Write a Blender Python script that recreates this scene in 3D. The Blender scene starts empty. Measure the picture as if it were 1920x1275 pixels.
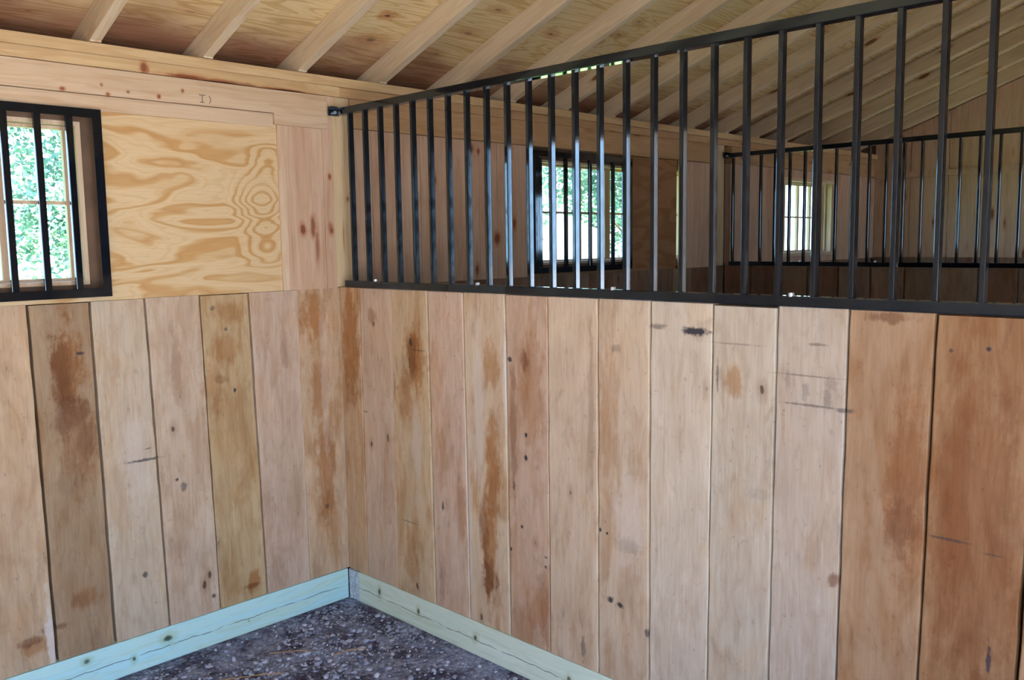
import bpy, bmesh, math, random
from mathutils import Vector, Matrix, noise as mnoise

random.seed(7)
sc = bpy.context.scene
COL = sc.collection

# ------------------------------------------------------------------ camera
cam_d = bpy.data.cameras.new('camera')
cam = bpy.data.objects.new('camera', cam_d)
COL.objects.link(cam)
F_PX, YAW, PITCH, ROLL = 1659.27, 0.79146, 0.111127, -0.01436
CAM = Vector((-2.1895, -3.2044, 1.5695))
cam_d.sensor_width = 36.0
cam_d.sensor_fit = 'HORIZONTAL'
cam_d.lens = F_PX / 1920 * 36
cam_d.clip_start = 0.02
fwd = Vector((math.sin(YAW) * math.cos(PITCH), math.cos(YAW) * math.cos(PITCH), -math.sin(PITCH)))
rt = Vector((math.cos(YAW), -math.sin(YAW), 0))
up = rt.cross(fwd)
r2 = rt * math.cos(ROLL) + up * math.sin(ROLL)
u2 = -rt * math.sin(ROLL) + up * math.cos(ROLL)
m = Matrix((r2, u2, -fwd)).transposed().to_4x4()
m.translation = CAM
cam.matrix_world = m
sc.camera = cam

# ------------------------------------------------------------------ light, exposure
vs = sc.view_settings
sc.display_settings.display_device = 'sRGB'
vs.view_transform = 'Standard'
vs.look = 'None'
vs.gamma = 1.0
vs.use_curve_mapping = False
vs.exposure = 1.90

world = bpy.data.worlds.new('sky')
sc.world = world
world.use_nodes = True
wn = world.node_tree
wn.nodes.clear()
w_out = wn.nodes.new('ShaderNodeOutputWorld')
w_bg = wn.nodes.new('ShaderNodeBackground')
w_tc = wn.nodes.new('ShaderNodeTexCoord')
w_sep = wn.nodes.new('ShaderNodeSeparateXYZ')
w_rmp = wn.nodes.new('ShaderNodeValToRGB')
wn.links.new(w_tc.outputs['Generated'], w_sep.inputs[0])
wn.links.new(w_sep.outputs['Z'], w_rmp.inputs[0])
w_rmp.color_ramp.elements[0].position = 0.0
w_rmp.color_ramp.elements[0].color = (0.60, 0.80, 1.0, 1)
w_rmp.color_ramp.elements[1].position = 0.6
w_rmp.color_ramp.elements[1].color = (0.22, 0.45, 1.0, 1)
wn.links.new(w_rmp.outputs[0], w_bg.inputs['Color'])
w_bg.inputs['Strength'].default_value = 2.9
wn.links.new(w_bg.outputs[0], w_out.inputs['Surface'])

sun_d = bpy.data.lights.new('sun', 'SUN')
sun = bpy.data.objects.new('sun', sun_d)
COL.objects.link(sun)
sun_d.energy = 15.0
sun_d.color = (1.0, 0.93, 0.82)
sun_d.angle = math.radians(0.6)
sdir = Vector((-0.30, 0.62, -1.0)).normalized()      # the way the sunlight travels
sun.rotation_euler = sdir.to_track_quat('-Z', 'Y').to_euler()
sun.location = (0, -8, 12)


def portal(name, loc, sx, sy, rot):
    d = bpy.data.lights.new(name, 'AREA')
    d.shape = 'RECTANGLE'
    d.size, d.size_y = sx, sy
    d.cycles.is_portal = True
    o = bpy.data.objects.new(name, d)
    o.location = loc
    o.rotation_euler = rot
    COL.objects.link(o)


sc.cycles.use_denoising = True
sc.cycles.max_bounces = 10
sc.cycles.diffuse_bounces = 7
sc.cycles.glossy_bounces = 4
sc.cycles.transparent_max_bounces = 16
sc.cycles.sample_clamp_indirect = 12.0
sc.cycles.caustics_reflective = False
sc.cycles.caustics_refractive = False

# ------------------------------------------------------------------ key dimensions (metres)
ZK = 1.384          # top of the kickboards
ZB = 0.134          # top of the treated base board
ZP = 2.2636         # top of the wall plates / underside of rafters
SL = 0.3737         # roof slope
XL, XC, XE = -3.1, 3.1, 5.55
YF = -3.66
TH = math.atan(SL)

# doorways in the front wall: (x0, x1, z0, z1)
DOORS = [(-2.95, -1.05, 0.0, 2.30), (2.66, 2.92, 1.15, 2.28), (4.30, 5.35, 1.46, 2.06)]
for dx0, dx1, dz0, dz1 in DOORS:
    portal('sky_portal', ((dx0 + dx1) / 2, YF - 0.06, (dz0 + dz1) / 2), dx1 - dx0, dz1 - dz0, (math.radians(90), 0, 0))
for wx0, wx1 in ((-2.12, -1.01), (1.30, 2.76), (3.93, 4.72)):
    portal('sky_portal', ((wx0 + wx1) / 2, .15, 1.72), wx1 - wx0, .56, (math.radians(-90), 0, 0))


# ------------------------------------------------------------------ node helper
class N:
    def __init__(self, name):
        self.m = bpy.data.materials.new(name)
        self.m.use_nodes = True
        self.t = self.m.node_tree
        self.t.nodes.clear()
        self.out = self.t.nodes.new('ShaderNodeOutputMaterial')
        self.b = self.t.nodes.new('ShaderNodeBsdfPrincipled')
        self.t.links.new(self.b.outputs[0], self.out.inputs['Surface'])

    def put(self, sock, v):
        if v is None:
            return
        if hasattr(v, 'is_output') or isinstance(v, bpy.types.NodeSocket):
            self.t.links.new(v, sock)
        else:
            if isinstance(v, (tuple, list)) and len(v) == 3 and sock.type == 'RGBA':
                v = (*v, 1)
            sock.default_value = v

    def math(self, op, a, b=None, c=None, clamp=False):
        n = self.t.nodes.new('ShaderNodeMath')
        n.operation = op
        n.use_clamp = clamp
        for i, v in enumerate((a, b, c)):
            self.put(n.inputs[i], v) if v is not None else None
        return n.outputs[0]

    def vm(self, op, a, b=None):
        n = self.t.nodes.new('ShaderNodeVectorMath')
        n.operation = op
        self.put(n.inputs[0], a)
        if b is not None:
            self.put(n.inputs[1], b)
        return n.outputs['Value'] if op in ('LENGTH', 'DOT_PRODUCT', 'DISTANCE') else n.outputs[0]

    def comb(self, x=0.0, y=0.0, z=0.0):
        n = self.t.nodes.new('ShaderNodeCombineXYZ')
        self.put(n.inputs[0], x), self.put(n.inputs[1], y), self.put(n.inputs[2], z)
        return n.outputs[0]

    def sep(self, v):
        n = self.t.nodes.new('ShaderNodeSeparateXYZ')
        self.put(n.inputs[0], v)
        return n.outputs

    def noise(self, v, scale=1.0, detail=3.0, rough=0.5, dist=0.0):
        n = self.t.nodes.new('ShaderNodeTexNoise')
        self.put(n.inputs['Vector'], v)
        n.inputs['Scale'].default_value = scale
        n.inputs['Detail'].default_value = detail
        n.inputs['Roughness'].default_value = rough
        n.inputs['Distortion'].default_value = dist
        return n.outputs['Fac']

    def voro(self, v, scale=1.0, feature='F1', out='Distance', rand=1.0):
        n = self.t.nodes.new('ShaderNodeTexVoronoi')
        n.feature = feature
        self.put(n.inputs['Vector'], v)
        n.inputs['Scale'].default_value = scale
        n.inputs['Randomness'].default_value = rand
        return n.outputs[out]

    def rng(self, v, a, b, c=0.0, d=1.0, smooth=True):
        n = self.t.nodes.new('ShaderNodeMapRange')
        n.interpolation_type = 'SMOOTHSTEP' if smooth else 'LINEAR'
        self.put(n.inputs[0], v)
        for i, k in enumerate((a, b, c, d)):
            self.put(n.inputs[i + 1], k)
        return n.outputs[0]

    def mix(self, f, a, b, mode='MIX'):
        n = self.t.nodes.new('ShaderNodeMix')
        n.data_type = 'RGBA'
        n.blend_type = mode
        self.put(n.inputs[0], f)
        self.put(n.inputs[6], a)
        self.put(n.inputs[7], b)
        return n.outputs[2]

    def attr(self, name, out='Color'):
        n = self.t.nodes.new('ShaderNodeAttribute')
        n.attribute_name = name
        return n.outputs[out]

    def uv(self, name):
        n = self.t.nodes.new('ShaderNodeUVMap')
        n.uv_map = name
        return n.outputs[0]

    def obj(self):
        return self.t.nodes.new('ShaderNodeTexCoord').outputs['Object']

    def rand(self):
        return self.t.nodes.new('ShaderNodeObjectInfo').outputs['Random']

    def bump(self, h, strength=0.3, dist=0.004):
        n = self.t.nodes.new('ShaderNodeBump')
        n.inputs['Strength'].default_value = strength
        n.inputs['Distance'].default_value = dist
        self.put(n.inputs['Height'], h)
        self.t.links.new(n.outputs[0], self.b.inputs['Normal'])

    def fin(self, color, rough=0.7, spec=0.3, **kw):
        self.put(self.b.inputs['Base Color'], color)
        self.put(self.b.inputs['Roughness'], rough)
        self.b.inputs['Specular IOR Level'].default_value = spec
        for k, v in kw.items():
            self.put(self.b.inputs[k], v)
        return self.m

    def blobs(self, p, items, wob):
        """soft irregular patches: items = (cx, cy, rx, ry, strength)"""
        tot = None
        for cx, cy, rx, ry, s in items:
            d = self.vm('SUBTRACT', p, (cx, cy, 0))
            d = self.vm('MULTIPLY', d, (1 / rx, 1 / ry, 0))
            l = self.vm('LENGTH', d)
            l = self.math('ADD', l, wob)
            k = self.rng(l, 1.15, 0.45, 0.0, s)
            tot = k if tot is None else self.math('MAXIMUM', tot, k)
        return tot


def sr(r, g, b):
    f = lambda c: (c / 255 / 12.92) if c <= 10 else ((c / 255 + 0.055) / 1.055) ** 2.4
    return (f(r), f(g), f(b))


# ------------------------------------------------------------------ materials
def mat_kick(name, amber=(), brown=(), dark=(), pale=()):
    """rough-sawn oak kickboards; each board has its own tint, amber content and seed"""
    n = N(name)
    uv = n.uv('board')
    wp = n.uv('plane')
    tint = n.attr('tint')
    amb = n.attr('tint', 'Alpha')
    seed = n.attr('seed', 'Fac')
    s = n.sep(uv)
    u, v = s[0], s[1]
    so = n.math('MULTIPLY', seed, 37.0)
    wig = n.noise(n.comb(n.math('MULTIPLY', u, 9), n.math('MULTIPLY', v, 2.2), so), 1, 2)
    fine = n.noise(n.comb(n.math('MULTIPLY', u, 150), n.math('MULTIPLY', v, 7), so), 1, 3, .6)
    mid = n.noise(n.comb(n.math('MULTIPLY', u, 17), n.math('MULTIPLY', v, 3.0), so), 1, 5, .6, 1.0)
    stn = n.noise(n.comb(n.math('MULTIPLY', u, 10), n.math('MULTIPLY', v, 2.3), n.math('ADD', so, 5)), 1, 4, .62, .8)
    gry = n.noise(n.comb(n.math('MULTIPLY', u, 14), n.math('MULTIPLY', v, 5.0), n.math('ADD', so, 11)), 1, 5, .65, .4)
    spk = n.noise(n.comb(n.math('MULTIPLY', u, 60), n.math('MULTIPLY', v, 40), so), 1, 3, .7)
    # cathedral figure
    cat = n.math('SINE', n.math('MULTIPLY', n.math('ADD', n.math('MULTIPLY', wig, 1.0), n.math('MULTIPLY', u, 1.5)), 60.0))
    c = n.mix(n.rng(fine, .3, .72, 0, .28), tint, n.mix(1.0, tint, (.60, .52, .45), 'MULTIPLY'))
    c = n.mix(n.rng(mid, .42, .74, 0, .42), c, n.mix(1.0, c, (.74, .60, .47), 'MULTIPLY'))
    c = n.mix(n.rng(cat, .2, 1.0, 0, .12), c, n.mix(1.0, c, (.62, .48, .36), 'MULTIPLY'))
    c = n.mix(n.math('MULTIPLY', n.rng(stn, .44, .66), amb), c, n.mix(1.0, c, (.72, .52, .32), 'MULTIPLY'))
    c = n.mix(n.rng(gry, .56, .74, 0, .50), c, n.mix(1.0, c, (.54, .50, .50), 'MULTIPLY'))
    c = n.mix(n.rng(gry, .44, .30, 0, .55), c, n.mix(1.0, c, (1.18, 1.20, 1.24), 'MULTIPLY'))
    c = n.mix(n.rng(spk, .62, .76, 0, .5), c, n.mix(1.0, c, (.45, .38, .34), 'MULTIPLY'))
    au = n.math('ADD', n.math('ABSOLUTE', u), n.math('MULTIPLY', n.math('SUBTRACT', wig, .5), .05))
    c = n.mix(n.rng(au, .070, .098, 0, .50), c, n.mix(1.0, c, (1.16, 1.20, 1.22), 'MULTIPLY'))
    blot = n.noise(n.comb(n.math('MULTIPLY', u, 9), n.math('MULTIPLY', v, 4.5), n.math('ADD', so, 23)), 1, 3, .55, .3)
    c = n.mix(n.rng(blot, .50, .68, 0, .55), c, n.mix(1.0, c, (.86, .82, .80), 'MULTIPLY'))
    c = n.mix(n.rng(blot, .47, .30, 0, .5), c, n.mix(1.0, c, (1.02, .93, .80), 'MULTIPLY'))
    fl = n.noise(n.comb(n.math('MULTIPLY', u, 34), n.math('MULTIPLY', v, 15), n.math('ADD', so, 31)), 1, 4, .7, .5)
    c = n.mix(n.rng(fl, .60, .74, 0, .5), c, n.mix(1.0, c, (.66, .58, .54), 'MULTIPLY'))
    # knots
    kd = n.voro(n.comb(n.math('MULTIPLY', u, 7.5), n.math('MULTIPLY', v, 3.6), so), 1.0)
    kd = n.math('ADD', kd, n.math('MULTIPLY', n.noise(n.comb(n.math('MULTIPLY', u, 60), n.math('MULTIPLY', v, 40), so), 1, 2), .08))
    c = n.mix(n.rng(kd, .22, .10, 0, .35), c, n.mix(1.0, c, (.55, .40, .28), 'MULTIPLY'))
    c = n.mix(n.rng(kd, .105, .075, 0, .85), c, (.05, .03, .02))
    wob = n.math('MULTIPLY', n.math('SUBTRACT', n.noise(n.vm('MULTIPLY', wp, (1.6, .7, 1)), 15, 5, .72), .5), 2.6)
    if amber:
        c = n.mix(n.blobs(wp, amber, wob), c, n.mix(1.0, c, (.70, .45, .25), 'MULTIPLY'))
    if brown:
        c = n.mix(n.blobs(wp, brown, wob), c, n.mix(1.0, c, (.44, .28, .20), 'MULTIPLY'))
    if pale:
        c = n.mix(n.blobs(wp, pale, wob), c, (.62, .56, .50))
    if dark:
        wob2 = n.math('MULTIPLY', n.math('SUBTRACT', n.noise(wp, 55, 3, .7), .5), 1.8)
        c = n.mix(n.blobs(wp, dark, wob2), c, (.028, .026, .034))
    h = n.math('ADD', n.math('MULTIPLY', fine, .6), mid)
    n.bump(h, .22, .002)
    return n.fin(c, n.rng(mid, .3, .8, .62, .85), .25)


def mat_lumber(name, base, streak, kn=True, along='X', pink=0.0, knotlist=()):
    """planed softwood; object coordinates, grain along the given axis"""
    n = N(name)
    o = n.obj()
    s = n.sep(o)
    so = n.math('MULTIPLY', n.rand(), 41.0)
    if along == 'X':
        a, b, c_ = s[0], s[1], s[2]
    elif along == 'Z':
        a, b, c_ = s[2], s[0], s[1]
    else:
        a, b, c_ = s[1], s[0], s[2]
    p = n.comb(n.math('ADD', n.math('MULTIPLY', a, 1.2), so), n.math('MULTIPLY', b, 16), n.math('MULTIPLY', c_, 16))
    g1 = n.noise(p, 1.0, 3, .55, .5)
    p2 = n.comb(n.math('ADD', n.math('MULTIPLY', a, 4), so), n.math('MULTIPLY', b, 110), n.math('MULTIPLY', c_, 110))
    g2 = n.noise(p2, 1.0, 2, .5)
    rings = n.math('SINE', n.math('MULTIPLY', g1, 44.0))
    c = n.mix(n.rng(g1, .3, .7, 0, 1), base, streak)
    c = n.mix(n.rng(rings, .1, 1.0, 0, .22), c, n.mix(1.0, c, (.72, .56, .40), 'MULTIPLY'))
    c = n.mix(n.rng(g2, .4, .7, 0, .18), c, n.mix(1.0, c, (.66, .58, .5), 'MULTIPLY'))
    dirt = n.noise(n.comb(n.math('ADD', n.math('MULTIPLY', a, 3), so), n.math('MULTIPLY', b, 9), n.math('MULTIPLY', c_, 9)), 1, 4, .6)
    c = n.mix(n.rng(dirt, .5, .75, 0, .35), c, n.mix(1.0, c, (.80, .64, .56), 'MULTIPLY'))
    if kn:
        kd = n.voro(n.comb(n.math('ADD', n.math('MULTIPLY', a, 2.6), so), n.math('MULTIPLY', b, 10), n.math('MULTIPLY', c_, 10)), 1.0)
        c = n.mix(n.rng(kd, .22, .12, 0, .5), c, n.mix(1.0, c, (.68, .42, .26), 'MULTIPLY'))
        c = n.mix(n.rng(kd, .125, .085, 0, .9), c, (.16, .055, .02))
    if knotlist:
        wob = n.math('MULTIPLY', n.math('SUBTRACT', n.noise(o, 30, 3, .6), .5), .9)
        pl = n.comb(s[0], s[2], 0.0)
        c = n.mix(n.blobs(pl, [(x, z, rx * 1.7, rz * 1.7, .6 * q) for x, z, rx, rz, q in knotlist], wob), c, n.mix(1.0, c, (.72, .36, .20), 'MULTIPLY'))
        c = n.mix(n.blobs(pl, knotlist, wob), c, (.20, .06, .022))
    n.bump(g2, .12, .002)
    return n.fin(c, .68, .3)


def mat_ply(name, base, band, sx=1.0, sy=1.0, plane='XZ', centres=(), eave=False, knots=False, freq=36.0, spots=()):
    """rotary-cut softwood plywood with flowing grain figure"""
    n = N(name)
    o = n.obj()
    s = n.sep(o)
    a = s[0]
    b = s[2] if plane == 'XZ' else s[1]
    p = n.comb(n.math('MULTIPLY', a, 1.15 * sx), n.math('MULTIPLY', b, 4.6 * sy), 3.3)
    f = n.noise(p, 1.0, 2.5, .45, .9)
    pl = n.comb(a, b, 0.0)
    for cx, cy, rx, ry, amp in centres:
        d = n.vm('MULTIPLY', n.vm('SUBTRACT', pl, (cx, cy, 0)), (1 / rx, 1 / ry, 0))
        l = n.vm('LENGTH', d)
        f = n.math('ADD', f, n.rng(l, 1.0, 0.0, 0.0, amp))
    r = n.math('SINE', n.math('MULTIPLY', f, freq))
    r2_ = n.math('SINE', n.math('MULTIPLY', f, freq * 3.1))
    wide = n.noise(n.comb(n.math('MULTIPLY', a, 1.3 * sx), n.math('MULTIPLY', b, 3.4 * sy), 9.0), 1.0, 3, .5, .5)
    c = n.mix(n.rng(n.math('MULTIPLY', r, n.rng(wide, .3, .6, .35, 1.0)), -.1, .85, 0, .9), base, band)
    c = n.mix(n.rng(r2_, .4, 1.0, 0, .2), c, n.mix(1.0, c, (.74, .56, .34), 'MULTIPLY'))
    fine = n.noise(n.comb(n.math('MULTIPLY', a, 10), n.math('MULTIPLY', b, 170), 0), 1, 2)
    c = n.mix(n.rng(fine, .4, .7, 0, .2), c, n.mix(1.0, c, (.72, .62, .5), 'MULTIPLY'))
    c = n.mix(n.rng(wide, .55, .75, 0, .3), c, n.mix(1.0, c, (.88, .74, .62), 'MULTIPLY'))
    if knots:
        kd = n.voro(n.comb(n.math('MULTIPLY', a, 2.2), n.math('MULTIPLY', b, 4.2), 1.5), 1.0)
        kd = n.math('ADD', kd, n.math('MULTIPLY', n.math('SUBTRACT', n.noise(o, 9, 3), .5), .25))
        c = n.mix(n.rng(kd, .24, .10, 0, .6), c, n.mix(1.0, c, (.74, .42, .26), 'MULTIPLY'))
        c = n.mix(n.rng(kd, .10, .05, 0, .85), c, (.10, .035, .015))
    if spots:
        wob = n.math('MULTIPLY', n.math('SUBTRACT', n.noise(o, 26, 4, .6), .5), 1.1)
        c = n.mix(n.blobs(pl, [(x_, y_, a_ * 1.8, b_ * 1.8, q_ * .75) for x_, y_, a_, b_, q_ in spots], wob), c, n.mix(1.0, c, (.70, .36, .20), 'MULTIPLY'))
        c = n.mix(n.blobs(pl, [(x_, y_, a_ * .5, b_ * .45, q_) for x_, y_, a_, b_, q_ in spots], wob), c, (.10, .04, .02))
    if eave:      # reddish sheathing stain, with the shadow along the eave painted in
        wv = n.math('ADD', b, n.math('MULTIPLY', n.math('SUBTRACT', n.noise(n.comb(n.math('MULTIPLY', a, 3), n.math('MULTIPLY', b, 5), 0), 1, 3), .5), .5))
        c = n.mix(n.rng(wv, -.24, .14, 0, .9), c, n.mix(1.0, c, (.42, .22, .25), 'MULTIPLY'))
    n.bump(fine, .12, .002)
    return n.fin(c, .66, .3)


def mat_simple(name, color, rough=.6, spec=.4, var=.0, scale=20, metal=0.0):
    n = N(name)
    c = color
    if var:
        f = n.noise(n.obj(), scale, 4, .6)
        c = n.mix(n.rng(f, .3, .7, 0, 1), color, tuple(k * (1 - var) for k in color))
    n.b.inputs['Metallic'].default_value = metal
    return n.fin(c, rough, spec)


def mat_paint():
    n = N('black_enamel')
    f = n.noise(n.obj(), 30, 4, .6)
    g = n.noise(n.obj(), 240, 2, .5)
    c = n.mix(n.rng(f, .45, .7, 0, .5), (.005, .006, .009), (.009, .011, .016))
    c = n.mix(n.rng(g, .72, .78, 0, .3), c, (.06, .07, .08))
    n.b.inputs['Specular Tint'].default_value = (.58, .80, 1.0, 1)
    return n.fin(c, n.rng(f, .3, .7, .045, .08), .95)


def mat_treated(name, base, streak, knots):
    n = N(name)
    o = n.obj()
    s = n.sep(o)
    a = n.math('ADD', s[0], s[1])
    z = s[2]
    g = n.noise(n.comb(n.math('MULTIPLY', a, 1.6), n.math('MULTIPLY', z, 22), 2.0), 1, 3, .5, .6)
    ring = n.math('SINE', n.math('MULTIPLY', g, 46))
    c = n.mix(n.rng(g, .32, .68), base, streak)
    c = n.mix(n.rng(ring, .3, 1, 0, .28), c, n.mix(1.0, c, (.72, .72, .55), 'MULTIPLY'))
    wob = n.math('MULTIPLY', n.math('SUBTRACT', n.noise(o, 40, 3, .6), .5), .8)
    pl = n.comb(a, z, 0.0)
    # a drying check running along the middle of the board
    cz = n.math('ADD', z, n.math('MULTIPLY', n.math('SUBTRACT', n.noise(n.comb(n.math('MULTIPLY', a, 5), 0.0, 7.0), 1, 4, .6), .5), .05))
    ck = n.math('ABSOLUTE', n.math('SUBTRACT', cz, .062))
    ckm = n.noise(n.comb(n.math('MULTIPLY', a, 9), 3.0, 0.0), 1, 3)
    c = n.mix(n.math('MULTIPLY', n.rng(ck, .0030, .0006, 0, .75), n.rng(ckm, .38, .52)), c, (.06, .05, .035))
    c = n.mix(n.blobs(pl, [(x, zz, r * 2.4, q * 2.4, .45) for x, zz, r, q, _ in knots], wob), c, n.mix(1.0, c, (.70, .66, .40), 'MULTIPLY'))
    c = n.mix(n.blobs(pl, knots, wob), c, (.035, .05, .035))
    n.bump(g, .2, .002)
    return n.fin(c, .55, .45)


def mat_floor():
    n = N('gravel_dust')
    o = n.obj()
    a = n.noise(o, 7, 5, .65)
    b = n.noise(o, 60, 4, .7)
    d = n.voro(o, 38)
    c = n.mix(n.rng(a, .40, .60), (.060, .056, .085), (.22, .245, .33))
    c = n.mix(n.rng(b, .47, .60, 0, .85), c, n.mix(1.0, c, (1.9, 2.0, 2.15), 'MULTIPLY'))
    e_ = n.noise(o, 22, 5, .7)
    c = n.mix(n.rng(e_, .54, .66, 0, .7), c, (.34, .37, .46))
    c = n.mix(n.rng(d, .5, .2, 0, .25), c, (.34, .36, .44))
    n.bump(n.math('ADD', b, n.math('MULTIPLY', d, -.6)), .9, .012)
    return n.fin(c, .95, .1)


def mat_stone():
    n = N('limestone_chips')
    t = n.attr('tint')
    f = n.noise(n.obj(), 90, 3, .6)
    c = n.mix(n.rng(f, .35, .7, 0, .5), t, n.mix(1.0, t, (.55, .54, .56), 'MULTIPLY'))
    return n.fin(c, .9, .15)


def mat_leaf(name, ca, cb):
    n = N(name)
    t = n.attr('tint', 'Fac')
    c = n.mix(t, ca, cb)
    n.fin(c, .5, .4)
    tr = n.t.nodes.new('ShaderNodeBsdfTranslucent')
    n.put(tr.inputs[0], c)
    mx = n.t.nodes.new('ShaderNodeMixShader')
    mx.inputs[0].default_value = .35
    n.t.links.new(n.b.outputs[0], mx.inputs[1])
    n.t.links.new(tr.outputs[0], mx.inputs[2])
    n.t.links.new(mx.outputs[0], n.out.inputs['Surface'])
    return n.m


def mat_glass():
    n = N('window_glass')
    n.t.nodes.remove(n.b)
    tr = n.t.nodes.new('ShaderNodeBsdfTransparent')
    tr.inputs[0].default_value = (.90, .97, .95, 1)
    gl = n.t.nodes.new('ShaderNodeBsdfGlossy')
    gl.inputs['Roughness'].default_value = .02
    lw = n.t.nodes.new('ShaderNodeLayerWeight')
    lw.inputs[0].default_value = .5
    fz = n.math('ADD', n.math('MULTIPLY', n.math('POWER', lw.outputs['Facing'], 4.0), .8), .04)
    mx = n.t.nodes.new('ShaderNodeMixShader')
    n.t.links.new(fz, mx.inputs[0])
    n.t.links.new(tr.outputs[0], mx.inputs[1])
    n.t.links.new(gl.outputs[0], mx.inputs[2])
    n.t.links.new(mx.outputs[0], n.out.inputs['Surface'])
    return n.m


def mat_ground(name, ca, cb, cc, sc_=2.0):
    n = N(name)
    o = n.obj()
    a = n.noise(o, sc_ * .35, 4, .6)
    b = n.noise(o, sc_ * 12, 4, .7)
    c = n.mix(n.rng(a, .35, .65), ca, cb)
    c = n.mix(n.rng(b, .4, .7, 0, .6), c, cc)
    return n.fin(c, .95, .1)


# blob lists: wall A in (x, z), partition in (-y, z)
A_AMBER = [(-1.12, 1.16, .06, .20, .9), (-1.10, .90, .07, .16, .5), (-.13, 1.27, .07, .12, .9), (-.11, .98, .05, .22, .75), (-.10, .62, .05, .30, .75),
           (-.53, 1.16, .07, .06, .6), (-.52, 1.31, .08, .05, .6), (-1.27, .21, .07, .03, .7), (-.46, .20, .035, .05, .9), (-1.11, .33, .06, .04, .6),
           (-.60, 1.02, .05, .10, .5)]
A_BROWN = [(-1.142, 1.14, .040, .16, .55), (-1.13, 1.00, .07, .10, .60), (-1.07, .90, .05, .09, .35), (-1.13, .78, .05, .10, .25), (-.74, 1.12, .025, .15, .4), (-.28, 1.14, .02, .10, .35),
           (-1.30, .235, .05, .018, .7), (-1.22, .26, .05, .015, .7), (-.47, .19, .045, .012, .7), (-.56, 1.05, .03, .02, .5)]
A_DARK = [(-1.075, 1.205, .014, .007, .85), (-.875, .79, .075, .006, .75), (-.86, .83, .02, .004, .55), (-.76, .692, .008, .008, .9), (-.735, .66, .014, .02, .6),
          (-.505, 1.0, .007, .010, .9), (-.53, 1.245, .008, .009, .6), (-.90, .36, .012, .012, .8), (-.58, 1.33, .012, .012, .5), (-.64, .20, .010, .010, .8),
          (-.10, .44, .014, .012, .5)]
A_PALE = [(-.90, .78, .06, .20, .35), (-1.235, .26, .018, .16, .8), (-.09, 1.0, .02, .4, .3)]
B_AMBER = [(.07, 1.15, .07, .30, .85), (.50, 1.10, .07, .17, .9), (.44, .95, .06, .12, .6), (.93, 1.13, .045, .10, .7), (.93, .75, .045, .22, .85),
           (.91, .45, .045, .25, .9), (.75, .55, .04, .16, .6), (.45, .30, .05, .14, .5), (1.13, 1.05, .07, .22, .5), (2.40, .95, .06, .26, .55),
           (2.56, .85, .12, .45, .45), (1.47, 1.0, .05, .25, .35), (1.16, .28, .06, .12, .6), (1.92, 1.16, .03, .05, .7), (.64, .75, .05, .12, .35)]
B_BROWN = [(.905, .33, .05, .075, .85), (.88, .52, .03, .10, .5), (.49, 1.12, .03, .10, .6), (.23, 1.27, .035, .045, .45), (2.34, 1.37, .07, .016, .7),
           (1.10, 1.15, .02, .04, .6), (2.39, .86, .04, .10, .4), (2.59, .45, .05, .10, .4), (1.04, .90, .018, .25, .5), (2.22, .67, .02, .02, .8),
           (1.40, 1.02, .015, .3, .35), (.63, .22, .015, .10, .4)]
B_DARK = [(1.655, 1.310, .035, .010, .55), (1.785, 1.302, .055, .014, .97), (1.475, .405, .016, .012, .95), (1.515, .397, .014, .012, .95), (1.62, .335, .008, .020, .7),
          (2.15, 1.127, .10, .004, .55), (2.24, 1.125, .03, .007, .6), (2.13, 1.205, .11, .003, .45), (2.13, 1.165, .012, .03, .30), (2.19, 1.15, .012, .035, .35), (2.08, 1.19, .010, .03, .25), (2.20, 1.19, .02, .02, .2), (1.92, 1.275, .10, .003, .35), (2.16, 1.29, .03, .005, .5),
          (1.865, 1.18, .004, .05, .6), (1.026, 1.157, .013, .010, .9), (1.102, .895, .007, .009, .95), (1.100, .815, .008, .012, .95), (1.435, .63, .006, .008, .95),
          (1.463, .625, .006, .006, .95), (1.04, .70, .008, .02, .6), (1.075, .56, .007, .008, .9), (.48, 1.18, .010, .018, .85), (.47, 1.10, .006, .03, .6),
          (.53, 1.15, .05, .003, .5), (.235, 1.235, .008, .012, .6), (1.19, .44, .008, .008, .9), (1.19, .475, .010, .004, .8), (1.02, .465, .006, .008, .9),
          (2.50, .845, .06, .004, .6), (2.60, .83, .03, .003, .4), (2.57, 1.31, .006, .006, .9), (2.65, 1.28, .006, .006, .7), (2.600, .575, .006, .045, .85),
          (1.50, 1.23, .02, .015, .35), (.37, 1.0, .006, .05, .4), (.45, .44, .06, .003, .5), (.31, .77, .008, .02, .7), (.16, .86, .02, .003, .6),
          (2.0, .86, .05, .02, .12), (1.55, .60, .06, .03, .22), (1.36, .20, .012, .05, .5), (2.49, 1.30, .006, .006, .7), (.65, .55, .008, .02, .8)]
B_PALE = [(.86, 1.0, .03, .40, .5), (1.0, 1.10, .012, .22, .7), (.50, .75, .03, .20, .4), (.72, .5, .03, .2, .2), (1.55, .70, .06, .18, .35), (.80, .55, .015, .4, .5)]

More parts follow.
